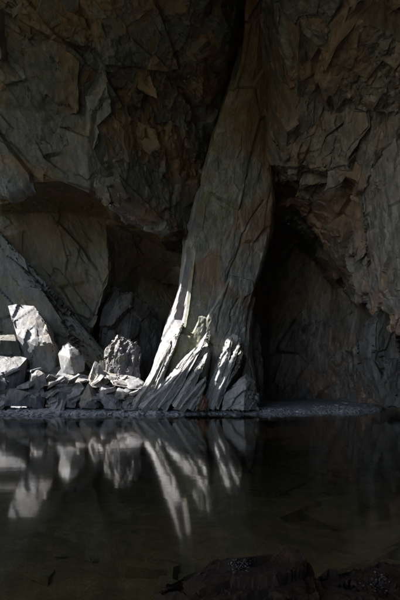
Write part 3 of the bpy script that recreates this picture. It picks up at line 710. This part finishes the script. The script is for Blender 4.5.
# ------------------------------------------------------------------ plates split from roof and walls
SV = flat; 
me_s = shell_o.data
bvh = BVHTree.FromObject(shell_o, dg)
def cast(px, py):
    dr_ = Vector(((px - CX) / F, 1, (HY - py) / F)).normalized()
    return bvh.ray_cast(Vector((0, 0, CAM_Z)), dr_)
def plate(poly, mat, proud=.06, depth=.4, edge=.12, tilt=0.0):
    """a slab lying on the shell: outline corners carried to the mean plane of the rock behind them"""
    hits = [cast(*p)[0] for p in poly]
    hits = [h for h in hits if h]
    if len(hits) < 3: return
    A = np.array(hits); c = A.mean(0); n_ = np.linalg.svd(A - c)[2][2]
    if n_.dot(np.array((0, 0, CAM_Z)) - c) < 0: n_ = -n_
    pts = []
    for i, p in enumerate(poly):
        r0 = np.array(((p[0] - CX) / F, 1, (HY - p[1]) / F)); o0 = np.array((0, 0, CAM_Z)); t_ = (c + n_ * (proud + tilt * (i % 2)) - o0).dot(n_) / r0.dot(n_)
        q = o0 + r0 * t_
        pts += [tuple(q), tuple(q + (q - c) * .12 - n_ * depth)]
    SEED[0] += 3
    me = hull_rock(pts, edge, (.05, .02), (.5, .14), (.4, .1, -.9), SEED[0], 30)
    me.name = 'rock_plate'; link_mesh('rock_plate', me, mat, shell_o)
for poly in ([(285, 18), (299, 22), (297, 98), (289, 85)], [(342, -4), (349, 8), (337, 46), (326, 70), (309, 98), (318, 62)],
             [(292, 128), (300, 92), (316, 100), (314, 124), (303, 134)], [(263, 126), (272, 98), (280, 128), (281, 152), (272, 140)], [(270, 150), (279, 120), (287, 132), (285, 172), (277, 184)],
             [(279, 160), (300, 164), (303, 172), (284, 173)], [(329, 168), (349, 164), (352, 174), (336, 180)], [(355, 182), (380, 178), (386, 226), (366, 240)], [(301, 40), (322, 20), (330, 30), (310, 62)]):
    plate(poly, M_RIGHT)
for poly in ([(8, 8), (29, 4), (31, 36), (18, 26)], [(20, 52), (55, 40), (80, 62), (78, 112), (48, 128), (26, 96)],
             [(104, 128), (138, 118), (150, 160), (128, 182), (108, 160)], [(152, 88), (176, 84), (182, 118), (160, 124)], [(84, 96), (108, 84), (112, 112), (92, 130)]):
    plate(poly, M_WALL)

# added hanging block that hides a sunlit spot at the lip's end
SEED[0] += 3
me = hull_rock([tuple(W(*p)) for p in ((95, 176, 11.7), (118, 180, 11.9), (128, 196, 12.2), (120, 209, 12.3), (104, 205, 12.2), (94, 197, 12.0), (97, 172, 12.6), (122, 178, 12.7), (118, 200, 12.9), (100, 194, 12.6))], .08, (.12, .03), (.4, .12), (.6, .1, -.8), SEED[0], 28, stretch=3.0)
me.name = 'rock_plate'; link_mesh('rock_plate', me, M_WALL, shell_o)
plate_me = []
for k in range(14):
    r_ = random.Random(300 + k); n = r_.choice((4, 5, 5, 6)); pts = []
    el = r_.uniform(.22, .42)
    for i in range(n):
        a = 2 * math.pi * (i + r_.uniform(-.35, .35)) / n; q = r_.uniform(.75, 1.1); tl = r_.uniform(-.05, .05)
        x, y = math.cos(a) * q * .5, math.sin(a) * q * el
        pts += [(x * 1.05, y * 1.05, -.25), (x * .94, y * .94, .05 + tl + .10 * x)]
    for mt in (M_WALL, M_RIGHT):
        me = hull_rock(pts, .13, (.07, .035), (.24, .09), (1, 0, 0), 1300 + k, 25, stretch=3.5)
        me.name = 'rock_plate'; me.materials.append(mt); plate_me.append(me)
pr_ = random.Random(77); cnt = 0
for _ in range(1500):
    if cnt >= 120: break
    px, py = pr_.uniform(-5, 405), pr_.uniform(-5, 330)
    lf = px < 250
    if lf and py > 200 and pr_.random() < .8: continue
    if 205 < px < 275 and py > 75: continue
    loc, nor, idx, dist = cast(px, py)
    if loc is None: continue
    hs = [cast(px + a, py + b) for a, b in ((-5, -5), (5, -5), (5, 5), (-5, 5))]
    if any(h[0] is None or abs(h[0].y - loc.y) > .8 for h in hs): continue
    nor = (hs[1][0] - hs[3][0]).cross(hs[0][0] - hs[2][0]).normalized()
    if lf and 150 < py < 215: continue
    if nor.dot(loc - Vector((0, 0, CAM_Z))) > 0: nor = -nor
    long_ = Vector((.55, -.1, -.8)) if lf else Vector((-.38, .2, -.9))
    if lf and px < 90 and py < 150 and pr_.random() < .6: long_ = Vector((.6, .1, .8))
    long_ = (long_ + Vector((pr_.uniform(-.35, .35), pr_.uniform(-.3, .3), pr_.uniform(-.35, .35))))
    z = (nor + Vector((pr_.uniform(-.08, .08), pr_.uniform(-.08, .08), pr_.uniform(-.08, .08)))).normalized()
    xa = (long_ - z * long_.dot(z)).normalized(); ya = z.cross(xa)
    o = bpy.data.objects.new('rock_plate', plate_me[2 * pr_.randrange(14) + (0 if lf else 1)]); COL.objects.link(o); o.parent = shell_o
    sc_ = min(1.7, .3 + pr_.expovariate(1 / .4))
    m3 = Matrix((xa * sc_ * pr_.uniform(.9, 1.6), ya * sc_, z * sc_ ** .5 * .22)).transposed()
    o.matrix_world = Matrix.Translation(loc + nor * .0) @ m3.to_4x4()
    cnt += 1

# ------------------------------------------------------------------ slabs lying on the pool bed
bed_me = []
for k in range(8):
    r_ = random.Random(700 + k); n = r_.choice((4, 5, 6)); pts = []
    for i in range(n):
        a = 2 * math.pi * (i + r_.uniform(-.3, .3)) / n; q = r_.uniform(.7, 1.1)
        x, y = math.cos(a) * q * .5, math.sin(a) * q * r_.uniform(.25, .42)
        pts += [(x, y, -.12), (x * .96, y * .96, r_.uniform(.05, .08))]
    me = hull_rock(pts, .3, (.015, .008), (.3, .1), (1, 0, 0), 1500 + k, 30)
    me.name = 'bed_slab'; me.materials.append(M_BEDSLAB); bed_me.append(me)
br = random.Random(5)
for k in range(190):
    right_ = k < 172
    y = br.uniform(2.6, 11.5); x = (br.uniform(-.15, .5) if right_ else br.uniform(-.5, -.1)) * y
    sc_ = .2 + br.expovariate(2.2) if right_ else br.uniform(.08, .35)
    o = bpy.data.objects.new('bed_slab', bed_me[k % 8]); COL.objects.link(o); o.parent = bed
    o.location = (x, y, float(bed_z(np.array([[x]]), np.array([[y]]))[0, 0]) + .035)
    o.rotation_euler = (br.uniform(-.12, .08), br.uniform(-.12, .12), br.gauss(-.45, .5))
    o.scale = (sc_ * br.uniform(1, 1.8), sc_, min(1.2, sc_))

# ------------------------------------------------------------------ added glossy beads imitating wet glints on the near rocks
M_GLINT = rock_mat('wet_glint_beads', (0.012, 0.013, 0.016), (0.05, 0.052, 0.06), (0.03, 0.025, 0.02), 0.3, 0.0, rough=0.36, scale=8.0, spec=0.5, bump=0.4)
bpy.context.view_layer.update(); dg2 = bpy.context.evaluated_depsgraph_get()
gr_ = random.Random(31)
for (cx_, cy_, rx_, ry_, n_g, lab) in ((240, 566, 13, 10, 90, 'tiny added beads imitating wet glints on the left of the ridged rock'), (380, 583, 13, 9, 60, 'tiny added beads imitating wet glints on the bottom right corner rock')):
    VV_, FF_ = [], []
    for k in range(n_g):
        px, py = gr_.gauss(cx_, rx_ * .5), gr_.gauss(cy_, ry_ * .5)
        ok, loc, nor, idx, ob, _m = scene.ray_cast(dg2, Vector((0, 0, CAM_Z)), Vector(((px - CX) / F, 1, (HY - py) / F)).normalized())
        if not ok or not ob.name.startswith('wet_'): continue
        r_ = gr_.uniform(.0025, .006)
        v = IV * r_ * np.array((gr_.uniform(.7, 1.4), gr_.uniform(.7, 1.4), gr_.uniform(.5, 1))) * np.array([[gr_.uniform(.75, 1.2)] for _ in IV]) + np.array(loc + nor * r_ * .6)
        FF_.append(IF + len(VV_) * len(IV)); VV_.append(v)
    if VV_:
        tag(link_mesh('wet_glint_beads', raw_mesh('wet_glint_beads', np.vstack(VV_), np.vstack(FF_), False), M_GLINT), lab, kind='stuff')
